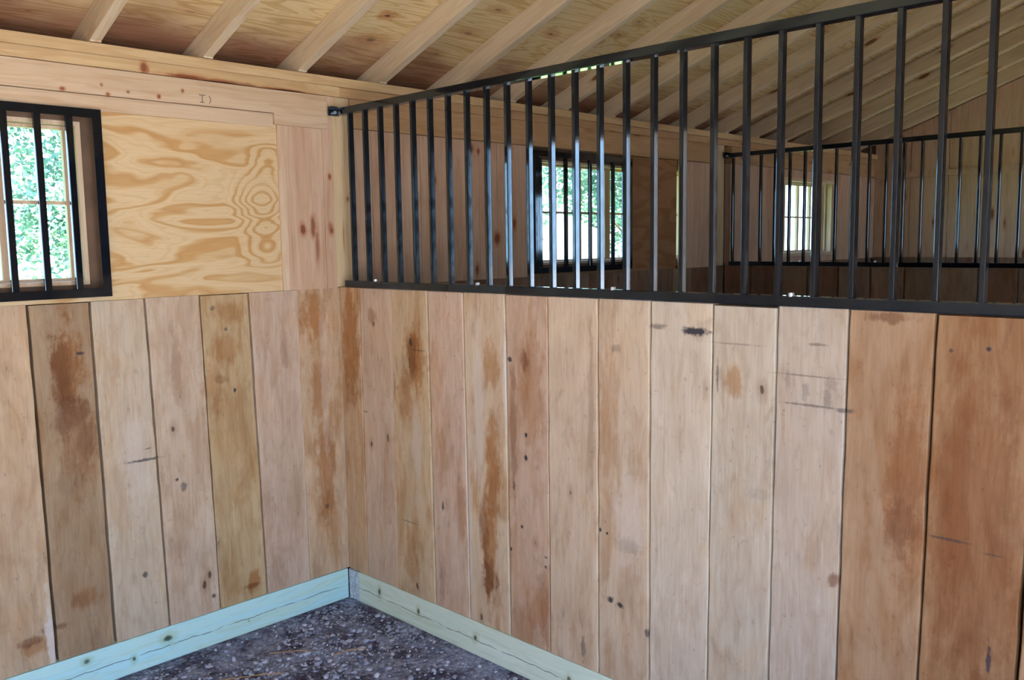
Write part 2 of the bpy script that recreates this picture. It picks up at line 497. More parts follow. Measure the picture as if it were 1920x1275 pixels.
M_KICK_A = mat_kick('oak_kickboards_back', A_AMBER, A_BROWN, A_DARK, A_PALE)
M_KICK_B = mat_kick('oak_kickboards_partition', B_AMBER, B_BROWN, B_DARK, B_PALE)
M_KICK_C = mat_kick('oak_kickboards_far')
M_RAFT = mat_lumber('rafter_spruce', (.66, .555, .385), (.57, .47, .31))
M_BEAM = mat_lumber('pale_beam', (.58, .45, .31), (.50, .37, .23), kn=False,
                    knotlist=[(-1.08, 2.098, .010, .007, .9), (-.93, 2.095, .007, .006, .9), (-.86, 2.11, .006, .005, .8), (-.75, 2.105, .007, .008, .9), (-.66, 2.135, .006, .008, .8), (-.95, 2.125, .005, .006, .7)])
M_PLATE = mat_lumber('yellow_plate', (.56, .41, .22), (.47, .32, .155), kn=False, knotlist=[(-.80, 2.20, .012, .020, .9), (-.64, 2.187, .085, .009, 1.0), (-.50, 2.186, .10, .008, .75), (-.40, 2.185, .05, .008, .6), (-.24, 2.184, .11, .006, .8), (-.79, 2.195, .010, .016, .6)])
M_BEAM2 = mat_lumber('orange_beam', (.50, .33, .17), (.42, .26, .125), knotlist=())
M_PINE = mat_lumber('pink_pine', (.58, .42, .30), (.50, .325, .215), kn=False, along='Z',
                    knotlist=[(-.167, 1.631, .014, .024, .95), (-.118, 1.64, .012, .045, .8), (-.10, 1.56, .010, .07, .6), (-.03, 1.85, .008, .012, .9), (-.03, 1.625, .010, .018, .9), (-.035, 1.64, .012, .02, .5),
                              (.961, 1.585, .022, .030, .95), (1.085, 1.66, .014, .030, .95), (1.06, 1.59, .010, .035, .5), (.79, 2.02, .02, .02, .9), (.84, 2.01, .01, .015, .9),
                              (.554, 1.86, .012, .03, .8), (.545, 1.83, .006, .08, .5), (.82, 1.43, .012, .03, .9), (.24, 1.5, .015, .12, .5)])
M_POST = mat_lumber('cream_post', (.60, .48, .31), (.52, .39, .22), kn=False, along='Z', knotlist=[(.058, 1.76, .006, .012, .7), (.03, 1.60, .004, .06, .5)])
M_PLY = mat_ply('window_side_plywood', (.62, .47, .27), (.50, .29, .105), 1.0, 1.25,
                centres=[(-.345, 1.74, .17, .16, .75), (-.31, 1.90, .12, .10, .35), (-.33, 1.56, .16, .12, .4)], freq=40)
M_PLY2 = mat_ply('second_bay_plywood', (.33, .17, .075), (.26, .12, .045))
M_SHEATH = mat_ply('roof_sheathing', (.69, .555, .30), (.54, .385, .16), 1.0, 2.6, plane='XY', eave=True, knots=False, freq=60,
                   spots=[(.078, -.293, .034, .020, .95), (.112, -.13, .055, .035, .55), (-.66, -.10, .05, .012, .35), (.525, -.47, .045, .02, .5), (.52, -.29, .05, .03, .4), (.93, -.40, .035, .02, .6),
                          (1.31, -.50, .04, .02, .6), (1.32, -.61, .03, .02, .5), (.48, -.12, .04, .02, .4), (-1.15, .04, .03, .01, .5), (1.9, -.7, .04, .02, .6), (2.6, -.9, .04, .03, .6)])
M_T111 = mat_lumber('end_wall_pine', (.60, .44, .31), (.52, .37, .24), along='Z')
M_FRONT = mat_lumber('front_wall_pine', (.60, .46, .33), (.52, .37, .25), along='Z')
M_DARKW = mat_simple('weathered_outer_siding', (.16, .10, .065), .85, .2, .3, 8)
M_GAP = mat_simple('tarred_felt', (.012, .011, .010), .95, .05)
M_PAINT = mat_paint()
M_BOLT = mat_simple('zinc_bolt', (.62, .66, .70), .35, .6, .2, 40, .7)
M_SASH = mat_lumber('white_pine_sash', (.66, .52, .37), (.58, .43, .29), kn=False, along='Z')
M_TRT_A = mat_treated('treated_lumber_back', (.46, .76, .80), (.52, .74, .66), [(-.835, .09, .020, .014, .95), (-.965, .055, .008, .010, .9), (-1.13, .105, .012, .010, .85), (-.50, .05, .003, .005, .5)])
M_TRT_B = mat_treated('treated_lumber_partition', (.68, .80, .70), (.60, .72, .58), [(-.23, .085, .010, .018, .9), (-.49, .075, .009, .014, .85), (-.83, .070, .011, .012, .9), (-1.30, .07, .010, .012, .8)])
M_FLOOR = mat_floor()
M_STONE = mat_stone()
M_STRAW = mat_simple('dry_straw', (.42, .25, .10), .7, .3, .3, 60)
M_CRUST = mat_simple('splintered_end_grain', (.58, .68, .76), .9, .2, .5, 120)
M_GLASS = mat_glass()
M_LEAF = mat_leaf('maple_leaves', (.09, .17, .12), (.26, .38, .27))
M_LEAF2 = mat_leaf('shrub_leaves', (.10, .20, .05), (.26, .42, .14))
M_BARK = mat_simple('bark', (.10, .075, .06), .9, .1, .4, 12)
M_LAWN = mat_ground('lawn', (.16, .26, .07), (.24, .34, .10), (.34, .42, .18))
M_YARD = mat_ground('gravel_yard', (.62, .57, .49), (.70, .64, .56), (.50, .46, .40), 3)
M_ROOFO = mat_simple('grey_shingles', (.10, .10, .10), .9, .1, .3, 20)


# ------------------------------------------------------------------ mesh helpers
def link(name, bm, mat, parent=None, smooth=False):
    me = bpy.data.meshes.new(name)
    bm.normal_update()
    bm.to_mesh(me)
    bm.free()
    if smooth:
        for p in me.polygons:
            p.use_smooth = True
    o = bpy.data.objects.new(name, me)
    me.materials.append(mat)
    COL.objects.link(o)
    if parent:
        o.parent = parent
    return o


def box(bm, x0, x1, y0, y1, z0, z1):
    v = [bm.verts.new(p) for p in ((x0, y0, z0), (x1, y0, z0), (x1, y1, z0), (x0, y1, z0), (x0, y0, z1), (x1, y0, z1), (x1, y1, z1), (x0, y1, z1))]
    for f in ((0, 3, 2, 1), (4, 5, 6, 7), (0, 1, 5, 4), (1, 2, 6, 5), (2, 3, 7, 6), (3, 0, 4, 7)):
        bm.faces.new([v[i] for i in f])
    return v


def bev(bm, w=.002, seg=2):
    bmesh.ops.bevel(bm, geom=list(bm.edges), offset=w, segments=seg, affect='EDGES', profile=.6)


def boxobj(name, x0, x1, y0, y1, z0, z1, mat, parent=None, b=.002):
    bm = bmesh.new()
    box(bm, x0, x1, y0, y1, z0, z1)
    if b:
        bev(bm, b)
    return link(name, bm, mat, parent)


def cyl(bm, p0, p1, r, seg=12):
    p0, p1 = Vector(p0), Vector(p1)
    d = (p1 - p0).normalized()
    a = d.orthogonal().normalized()
    b_ = d.cross(a)
    r0 = [bm.verts.new(p0 + (a * math.cos(t) + b_ * math.sin(t)) * r) for t in [2 * math.pi * i / seg for i in range(seg)]]
    r1 = [bm.verts.new(p1 + (a * math.cos(t) + b_ * math.sin(t)) * r) for t in [2 * math.pi * i / seg for i in range(seg)]]
    for i in range(seg):
        j = (i + 1) % seg
        bm.faces.new((r0[i], r0[j], r1[j], r1[i]))
    bm.faces.new(r0[::-1])
    bm.faces.new(r1)


def prism(bm, pts, y0, y1):
    """extrude an (x, z) outline along y"""
    a = [bm.verts.new((x, y0, z)) for x, z in pts]
    b_ = [bm.verts.new((x, y1, z)) for x, z in pts]
    n = len(pts)
    bm.faces.new(a)
    bm.faces.new(b_[::-1])
    for i in range(n):
        j = (i + 1) % n
        bm.faces.new((a[i], b_[i], b_[j], a[j]))
    bmesh.ops.recalc_face_normals(bm, faces=bm.faces)


def struct(o):
    o['kind'] = 'structure'
    return o


def tag(o, label, cat, group=None, kind=None):
    o['label'] = label
    o['category'] = cat
    if group:
        o['group'] = group
    if kind:
        o['kind'] = kind
    return o


def empty(name, loc=(0, 0, 0)):
    o = bpy.data.objects.new(name, None)
    o.location = loc
    o.empty_display_size = .1
    COL.objects.link(o)
    return o


def kick_boards(name, axis, edges, z0, tops, front, back, tints, mat, parent=None, gaps=None, seed0=0, slant=None):
    """axis 'x': wall facing -y along x; axis 'y': wall facing -x along -y. edges = seams (top, bottom) in plane coords."""
    bm = bmesh.new()
    lt = bm.verts.layers.float_color.new('tint')
    ls = bm.verts.layers.float.new('seed')
    uvb = bm.loops.layers.uv.new('board')
    uvp = bm.loops.layers.uv.new('plane')
    rnd = random.Random(seed0 + 11)
    for i in range(len(edges) - 1):
        (ta, ba), (tb, bb) = edges[i], edges[i + 1]
        g0 = gaps[i] if gaps else .003
        g1 = gaps[i + 1] if gaps else .003
        zt = tops[i] if isinstance(tops, (list, tuple)) else tops
        seed = rnd.random() * 9 + i
        off = rnd.uniform(-.0025, .0025)
        nz = 26
        rows = []
        for k in range(nz + 1):
            t = k / nz
            z = z0 + (zt - z0) * t
            jl = (mnoise.noise((z * 9, seed, 0)) * .0022 + mnoise.noise((z * 40, seed, 3)) * .0012)
            jr = (mnoise.noise((z * 9, seed, 7)) * .0022 + mnoise.noise((z * 40, seed, 9)) * .0012)
            xa = ba + (ta - ba) * t + g0 / 2 + jl
            xb = bb + (tb - bb) * t - g1 / 2 + jr
            row = []
            for a, dep in ((xa, back), (xa, front + off + .002), (xa + .003, front + off), ((xa + xb) / 2, front + off + mnoise.noise((z * 3, seed, 2)) * .001), (xb - .003, front + off), (xb, front + off + .002), (xb, back)):
                p = (a, dep, z) if axis == 'x' else (dep, -a, z)
                v = bm.verts.new(p)
                v[lt] = tints[i % len(tints)]
                v[ls] = seed
                row.append((v, a))
            rows.append((row, z))
        mid = (edges[i][0] + edges[i + 1][0]) / 2
        def face(q):
            vs_ = [w[0][0] for w in q]
            if axis == 'y':
                pass
            f = bm.faces.new(vs_)
            for lp, w in zip(f.loops, q):
                lp[uvb].uv = (w[0][1] - mid, w[1])
                lp[uvp].uv = (w[0][1], w[1])
            return f
        for k in range(nz):
            ra, za = rows[k]
            rb, zb = rows[k + 1]
            for j in range(6):
                face([(ra[j], za), (ra[j + 1], za), (rb[j + 1], zb), (rb[j], zb)])
        top, zt_ = rows[-1]
        face([(w, zt_) for w in top])
        bot, zb_ = rows[0]
        face([(w, zb_) for w in bot[::-1]])
        face([(rows[0][0][0], z0), (rows[-1][0][0], zt), (rows[-1][0][6], zt), (rows[0][0][6], z0)])
    bmesh.ops.recalc_face_normals(bm, faces=bm.faces)
    return link(name, bm, mat, parent)


def T(r, g, b, a=.3):
    """scaled linear board tint with its amber amount"""
    c = sr(r, g, b)
    return (c[0] * .86, c[1] * .88, c[2] * .90, a)


# ------------------------------------------------------------------ ground, floor
bm = bmesh.new()
box(bm, XL - .2, XE + .2, YF - .1, .14, -.2, 0.0)
floor = struct(link('floor', bm, M_FLOOR))

bm = bmesh.new()
for ix in range(1):
    box(bm, -40, 40, .14, 60, -.4, -.12)
lawn = struct(link('lawn', bm, M_LAWN))
bm = bmesh.new()
box(bm, -40, 40, -40, YF - .1, -.3, -.05)
yard = struct(link('yard', bm, M_YARD))

# loose crushed stone near the visible corner
bm = bmesh.new()
lt = bm.verts.layers.float_color.new('tint')
rs = random.Random(3)
cnt = 0
ib = bmesh.new()
bmesh.ops.create_icosphere(ib, subdivisions=1, radius=1.0)
ICO_V = [v.co.copy() for v in ib.verts]
ICO_F = [[v.index for v in f.verts] for f in ib.faces]
ib.free()
while cnt < 5200:
    x, y = rs.uniform(-1.45, -.03), rs.uniform(-1.5, -.03)
    if x < y * 1.0 - .9 or y < x * 1.0 - 1.45:
        continue
    if mnoise.noise((x * 4, y * 4, 1)) < rs.uniform(-.55, .35):
        continue
    cnt += 1
    r = rs.choice((.003, .004, .004, .005, .005, .006, .008, .011)) * rs.uniform(.8, 1.25)
    g = rs.uniform(.14, .60)
    tint = (g * rs.uniform(.84, .93), g * rs.uniform(.93, 1.0), g * rs.uniform(1.10, 1.28), 1)
    rot = Matrix.Rotation(rs.uniform(0, 6.28), 3, Vector((rs.uniform(-1, 1), rs.uniform(-1, 1), rs.uniform(-1, 1))).normalized())
    sx, sy, sz = rs.uniform(.8, 1.5), rs.uniform(.7, 1.1), rs.uniform(.45, .8)
    nv = []
    for w in ICO_V:
        p = rot @ (Vector((w.x * sx, w.y * sy, w.z * sz)) * (r * rs.uniform(.8, 1.15)))
        p.z *= .7
        v = bm.verts.new(p + Vector((x, y, r * .25)))
        v[lt] = tint
        nv.append(v)
    for f in ICO_F:
        bm.faces.new([nv[k] for k in f])
tag(link('gravel', bm, M_STONE), 'loose pale blue-grey crushed stone scattered over the stall floor', 'gravel', kind='stuff')

def straw(pts, label):
    bm = bmesh.new()
    for a, b_ in zip(pts, pts[1:]):
        cyl(bm, (a[0], a[1], a[2] + .007), (b_[0], b_[1], b_[2] + .007), .0018, 6)
    o = link('straw', bm, M_STRAW)
    tag(o, label, 'straw', None)

straw([(-.56, -.27, .014), (-.52, -.30, .016), (-.47, -.325, .012), (-.43, -.36, .010)], 'bent brown straw on the gravel near the treated corner boards')
straw([(-.40, -.46, .012), (-.34, -.47, .016), (-.28, -.50, .012)], 'short brown straw lying on gravel nearest the partition base board')
straw([(-.82, -.30, .010), (-.74, -.36, .016), (-.66, -.40, .014), (-.60, -.45, .012)], 'longer straw on gravel at the bottom edge of the view')

# ------------------------------------------------------------------ base boards
bb_ = boxobj('baseboard_back', XL, -.008, -.004, .036, .001, ZB, M_TRT_A, b=.003)
struct(bb_)
bb2_ = boxobj('baseboard_right', -.004, .036, -3.62, -.075, .001, ZB, M_TRT_B, b=.003)
struct(bb2_)
bm = bmesh.new()
n_ = 12
vs_ = [[None] * (n_ + 1) for _ in range(n_ + 1)]
for i in range(n_ + 1):
    for j in range(n_ + 1):
        y, z = -.002 - .074 * i / n_, .002 + (ZB - .004) * j / n_
        e = 0 if i in (0, n_) else 1
        vs_[i][j] = bm.verts.new((-.003 - .010 * e * abs(mnoise.noise((y * 90, z * 70, 5))), y + (.006 * mnoise.noise((z * 60, 2, i)) if i == n_ else 0), z + (.004 * mnoise.noise((y * 90, 4, 1)) if j == n_ else 0)))
for i in range(n_):
    for j in range(n_):
        bm.faces.new((vs_[i][j], vs_[i + 1][j], vs_[i + 1][j + 1], vs_[i][j + 1]))
box(bm, -.001, .034, -.074, -.002, .002, ZB - .002)
crust = link('board_end', bm, M_CRUST, bb2_)
crust['label'] = 'rough splintered end of the treated board'
boxobj('baseboard_middle', XC - .004, XC + .036, -3.62, -.004, .001, ZB, M_TRT_B, b=.003)['kind'] = 'structure'

# ------------------------------------------------------------------ back wall (wall A), outer skin with window openings
W1 = (-2.12, -1.01, 1.440, 2.000)      # glazed openings: x0, x1, z0, z1
W2 = (1.30, 2.76, 1.440, 2.000)
W3 = (3.93, 4.72, 1.440, 1.985)
ZT = ZP - .001
bm = bmesh.new()
xs = XL - .15
for (a, b_, z0, z1) in (W1, W2, W3):
    box(bm, xs, a, .045, .14, -.12, ZT)
    box(bm, a, b_, .045, .14, -.12, z0)
    box(bm, a, b_, .045, .14, z1, ZT)
    xs = b_
box(bm, xs, XE + .15, .045, .14, -.12, ZT)
wall_back = struct(link('wall_back', bm, M_DARKW))
bm = bmesh.new()
box(bm, XL, XE, .040, .0445, 0, 1.40)
felt = link('felt_backing', bm, M_GAP, wall_back)

# kickboards of the visible stall: seams (top, bottom)
eA = [(-3.1, -3.1), (-2.86, -2.86), (-2.64, -2.64), (-2.44, -2.44), (-2.23, -2.23), (-2.03, -2.03), (-1.83, -1.83), (-1.63, -1.63), (-1.43, -1.43),
      (-1.232, -1.219), (-1.033, -1.020), (-.841, -.818), (-.631, -.611), (-.427, -.404), (-.199, -.190), (-.001, -.001)]
# note: last seam pair splits the board next to the corner
eA = eA[:-2] + [(-.205, -.199), (.02, .02)]
gA = [.003] * 9 + [.009, .008, .007, .007, .006, .002, .001]
eA2 = eA
tintA = [T(182, 158, 130, .4)] * 8 + [T(200, 172, 140, .35), T(170, 144, 114, .7), T(202, 184, 160, .25), T(204, 182, 158, .35), T(196, 170, 130, .7), T(204, 180, 158, .3), T(206, 178, 146, .7)]
tintA = tintA[:len(eA2) - 1]
topsA = [ZK - .003 + .002 * ((i * 7) % 3 - 1) for i in range(len(eA2) - 1)]
kick_boards('kickboard_lining', 'x', eA2, ZB + .002, topsA, 0.0, .038, tintA, M_KICK_A, wall_back, gA, 1)

tC = [T(148, 120, 96, .5), T(134, 112, 92, .4), T(152, 130, 106, .3), T(138, 108, 84, .6), T(146, 122, 100, .4)]  # same oak, tints darkened to paint in the shade of the far stalls
e2 = [(.05 + .205 * i, .05 + .205 * i) for i in range(15)] + [(XC, XC)]
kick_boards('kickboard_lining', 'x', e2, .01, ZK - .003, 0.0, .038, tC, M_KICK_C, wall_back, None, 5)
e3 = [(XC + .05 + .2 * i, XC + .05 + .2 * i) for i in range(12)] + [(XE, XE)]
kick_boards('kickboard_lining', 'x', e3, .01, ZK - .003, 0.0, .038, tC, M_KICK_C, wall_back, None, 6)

# upper lining, first stall
GT = 2.040     # top of the window guards
boxobj('plywood_panel', -.968, -.270, .004, .044, ZK - .002, 2.060, M_PLY, wall_back, b=0)
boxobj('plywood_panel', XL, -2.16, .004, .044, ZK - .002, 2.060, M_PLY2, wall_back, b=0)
boxobj('plywood_strip', -2.16, -.968, .004, .044, ZK - .002, 1.408, M_PLY, wall_back, b=0)
boxobj('plywood_strip', -2.16, -.968, .004, .044, 2.020, 2.060, M_PLY, wall_back, b=0)
o = boxobj('batten', -.272, -.240, -.006, .044, ZK - .002, 2.046, M_SASH, wall_back)
bm = bmesh.new()
box(bm, -.240, -.0605, .0, .044, ZK - .002, 2.046)
box(bm, -.0595, -.012, -.004, .044, ZK - .002, ZP - .081)
link('pine_lining', bm, M_PINE, wall_back)

# second stall
bm = bmesh.new()
xsn = [.08, .194, .337, .468, .677, .842, .965, 1.088, 1.235]
for a, b_ in zip(xsn, xsn[1:]):
    box(bm, a + .001, b_ - .001, .001 + .003 * random.random(), .044, ZK - .002, 2.058)
link('pine_lining', bm, M_PINE, wall_back)
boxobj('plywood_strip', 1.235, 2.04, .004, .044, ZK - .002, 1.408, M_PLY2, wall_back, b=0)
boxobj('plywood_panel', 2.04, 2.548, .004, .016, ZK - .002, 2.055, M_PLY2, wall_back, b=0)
bm = bmesh.new()
box(bm, 2.579, 2.80, .0, .016, ZK - .002, 2.058)
box(bm, 2.802, 3.0, .002, .044, ZK - .002, 2.058)
link('pine_lining', bm, M_PINE, wall_back)
# third stall
bm = bmesh.new()
for a, b_ in ((XC + .08, 3.40), (3.402, 3.62), (3.622, W3[0]), (W3[1], 5.0), (5.002, 5.26), (5.262, XE)):
    box(bm, a, b_, .0, .044, ZK - .002, 2.07)
box(bm, W3[0], W3[1], 0, .044, ZK - .002, W3[2])
box(bm, W3[0], W3[1], 0, .044, W3[3], 2.07)
link('pine_lining', bm, M_PINE, wall_back)

# header beams and plates: things of their own
bm = bmesh.new()
prism(bm, [(XL, 2.090), (-.285, 2.090), (-.285, 2.046), (-.036, 2.046), (-.036, 2.181), (XL, 2.181)], -.012, .044)
bev(bm, .002)
tag(link('header_beam', bm, M_BEAM), 'pale stepped header board over the barred window and plywood, pencil marked', 'beam')
bm = bmesh.new()
box(bm, XL, -.287, -.004, .044, 2.036, 2.0885)
bev(bm, .0015)
tag(link('ledger_strip', bm, M_BEAM), 'narrow pale ledger strip directly under the stepped header, touching the window guard', 'board')
# pencil mark on the header
bm = bmesh.new()
for (x0, z0, x1, z1) in ((-.598, 2.128, -.572, 2.128), (-.585, 2.128, -.585, 2.102), (-.594, 2.102, -.578, 2.102), (-.558, 2.128, -.552, 2.118), (-.552, 2.118, -.552, 2.108), (-.552, 2.108, -.558, 2.100)):
    cyl(bm, (x0, -.0125, z0), (x1, -.0125, z1), .0013, 5)
mk = link('pencil_mark', bm, mat_simple('graphite', (.10, .08, .07), .8, .2), bpy.data.objects['header_beam'])

bm = bmesh.new()
nseg = 60
lo = []
for i in range(nseg + 1):       # lower edge is ragged where the bark was left on
    x = XL + (.028 - XL) * i / nseg
    zz = 2.183 + (.007 * max(0, mnoise.noise((x * 7, 3, 0))) if -.75 < x < -.1 else 0)
    lo.append((x, zz))
prism(bm, lo + [(.028, 2.2235), (XL, 2.2235)], -.014, .044)
tag(link('lower_top_plate', bm, M_PLATE), 'cream lower wall plate with a bark-edged knot, over the barred window', 'beam')
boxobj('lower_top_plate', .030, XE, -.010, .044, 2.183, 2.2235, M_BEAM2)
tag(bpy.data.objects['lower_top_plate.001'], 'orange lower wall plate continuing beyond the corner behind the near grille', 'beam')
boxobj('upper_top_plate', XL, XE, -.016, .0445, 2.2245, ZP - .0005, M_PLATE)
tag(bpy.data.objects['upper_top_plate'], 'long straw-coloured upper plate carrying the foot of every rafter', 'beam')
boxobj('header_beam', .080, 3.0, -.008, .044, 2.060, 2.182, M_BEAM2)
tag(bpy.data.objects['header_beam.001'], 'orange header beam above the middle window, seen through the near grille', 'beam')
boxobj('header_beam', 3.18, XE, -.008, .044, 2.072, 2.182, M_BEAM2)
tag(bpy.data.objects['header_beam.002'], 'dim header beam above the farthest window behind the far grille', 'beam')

boxobj('corner_post', -.0115, .078, -.0045, .044, ZK + .001, 2.182, M_POST)
tag(bpy.data.objects['corner_post'], 'cream timber post in the near corner where the near grille meets the wall', 'post')
boxobj('corner_post', 3.002, 3.090, -.006, .044, ZK + .001, 2.182, M_POST)
tag(bpy.data.objects['corner_post.001'], 'timber post where the far grille meets the window wall', 'post')

# ------------------------------------------------------------------ partitions
eB = [(0.0, 0.0), (.143, .140), (.361, .353), (.584, .594), (.788, .796), (1.008, 1.011), (1.210, 1.208), (1.427, 1.424), (1.629, 1.627), (1.847, 1.838),
      (2.046, 2.036), (2.242, 2.230), (2.454, 2.436), (2.672, 2.655), (2.88, 2.87), (3.09, 3.08), (3.30, 3.30), (3.48, 3.48), (3.62, 3.62)]
tintB = [T(212, 182, 146, .8), T(216, 192, 168, .3), T(210, 186, 152, .7), T(216, 190, 168, .3), T(216, 194, 166, .7), T(204, 176, 152, .6),
         T(212, 190, 164, .25), T(206, 184, 158, .45), T(206, 191, 170, .05), T(194, 180, 160, .06), T(188, 173, 156, .12), T(168, 137, 106, .55),
         T(152, 116, 82, .65), T(166, 130, 98, .6), T(172, 142, 112, .5), T(170, 138, 108, .5), T(174, 146, 118, .4), T(174, 146, 118, .4)]
gB = [.001, .005, .005, .007, .006, .007, .006, .006, .006, .006, .005, .006, .008, .010, .006, .004, .004, .004, .001]
topsB = [ZK + d for d in (0, 0, .001, 0, .001, -.001, 0, .001, .0, -.004, .002, .001, -.002, -.003, 0, 0, 0, 0)]
wr = kick_boards('wall_right', 'y', eB, ZB + .002, topsB, 0.0, .038, tintB, M_KICK_B, None, gB, 3)
struct(wr)
bm = bmesh.new()
box(bm, .0385, .044, -3.62, -.001, .0, ZK - .01)
link('felt_backing', bm, M_GAP, wr)
eC = [(.2 * i + .004, .2 * i + .004) for i in range(18)] + [(3.62, 3.62)]
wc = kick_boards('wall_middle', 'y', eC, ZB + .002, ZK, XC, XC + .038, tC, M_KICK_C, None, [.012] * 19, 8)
struct(wc)

# end wall
bm = bmesh.new()
prism(bm, [(YF - .1, -.12), (.14, -.12), (.14, ZP + .09), (YF - .1, ZP + .12 - (YF - .1) * SL)], 0, .08)
for v in bm.verts:
    v.co = Vector((XE + .02 + v.co.y, v.co.x, v.co.z))
bmesh.ops.recalc_face_normals(bm, faces=bm.faces)
we = struct(link('wall_end', bm, M_DARKW))
bm = bmesh.new()
y = 0.0
i = 0
while y < 3.6:
    w = .305 if i % 2 else .30
    y1 = min(y + w, 3.62)
    # board top follows the roof pitch
    vv = []
    for (yy, zz) in ((y + .002, 0), (y1 - .002, 0), (y1 - .002, ZP + .09 + (y1 - .002) * SL), (y + .002, ZP + .09 + (y + .002) * SL)):
        vv.append((yy, zz))
    a = [bm.verts.new((XE, -p, z)) for p, z in vv]
    b2 = [bm.verts.new((XE + .018, -p, z)) for p, z in vv]
    bm.faces.new(a)
    bm.faces.new(b2[::-1])
    for k in range(4):
        j = (k + 1) % 4
        bm.faces.new((a[k], b2[k], b2[j], a[j]))
    y = y1
    i += 1
bmesh.ops.recalc_face_normals(bm, faces=bm.faces)
link('pine_lining', bm, M_T111, we)
eE = [(.2 * i + .02, .2 * i + .02) for i in range(18)] + [(3.62, 3.62)]
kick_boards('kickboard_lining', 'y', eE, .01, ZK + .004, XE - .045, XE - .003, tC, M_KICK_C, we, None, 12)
boxobj('girt', XE - .038, XE - .001, -3.62, -.012, 2.052, 2.104, M_T111)
tag(bpy.data.objects['girt'], 'horizontal nailing board across the far end wall', 'beam')

# left wall (behind the left edge of the view) and front wall with doorways
bm = bmesh.new()
prism(bm, [(YF - .1, -.12), (.14, -.12), (.14, ZP + .09), (YF - .1, ZP + .12 - (YF - .1) * SL)], 0, .10)
for v in bm.verts:
    v.co = Vector((XL - .15 + v.co.y, v.co.x, v.co.z))
bmesh.ops.recalc_face_normals(bm, faces=bm.faces)
struct(link('wall_left', bm, M_FRONT))
bm = bmesh.new()
zf = ZP + .09 - YF * SL
xs = XL - .05
for (a, b_, z0, z1) in DOORS:
    box(bm, xs, a, YF - .1, YF, 0, zf)
    if z0 > 0:
        box(bm, a, b_, YF - .1, YF, 0, z0)
    box(bm, a, b_, YF - .1, YF, z1, zf)
    xs = b_
box(bm, xs, XE, YF - .1, YF, 0, zf)
struct(link('wall_front', bm, M_FRONT))

# ------------------------------------------------------------------ roof: sheathing + rafters
RD = .092 / math.cos(TH)       # vertical distance rafter underside -> sheathing
bm = bmesh.new()
xa, xb = XL - .2, XE + .2
ya, yb = .42, YF - .5
for (t0, t1) in ((0.0, .012),):
    v = []
    for x, y in ((xa, ya), (xb, ya), (xb, yb), (xa, yb)):
        v.append(bm.verts.new((x, y, ZP + RD - y * SL + t0)))
    w_ = []
    for x, y in ((xa, ya), (xb, ya), (xb, yb), (xa, yb)):
        w_.append(bm.verts.new((x, y, ZP + RD - y * SL + t1)))
    bm.faces.new(v)
    bm.faces.new(w_[::-1])
    for k in range(4):
        j = (k + 1) % 4
        bm.faces.new((v[k], w_[k], w_[j], v[j]))
bmesh.ops.recalc_face_normals(bm, faces=bm.faces)
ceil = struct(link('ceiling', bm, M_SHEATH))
bm = bmesh.new()
v = [bm.verts.new((x, y, ZP + RD + .02 - y * SL)) for x, y in ((xa, ya), (xb, ya), (xb, yb), (xa, yb))]
w_ = [bm.verts.new((x, y, ZP + RD + .03 - y * SL)) for x, y in ((xa, ya), (xb, ya), (xb, yb), (xa, yb))]
bm.faces.new(v)
bm.faces.new(w_[::-1])
for k in range(4):
    j = (k + 1) % 4
    bm.faces.new((v[k], w_[k], w_[j], v[j]))
bmesh.ops.recalc_face_normals(bm, faces=bm.faces)
link('shingles', bm, M_ROOFO, ceil)
# eave closure (fascia and soffit board)
bm = bmesh.new()
box(bm, xa, xb, .36, .385, ZP - .22, ZP + RD - .37 * SL - .002)
box(bm, xa, xb, .141, .36, ZP - .22, ZP - .20)
link('fascia', bm, M_DARKW, ceil)

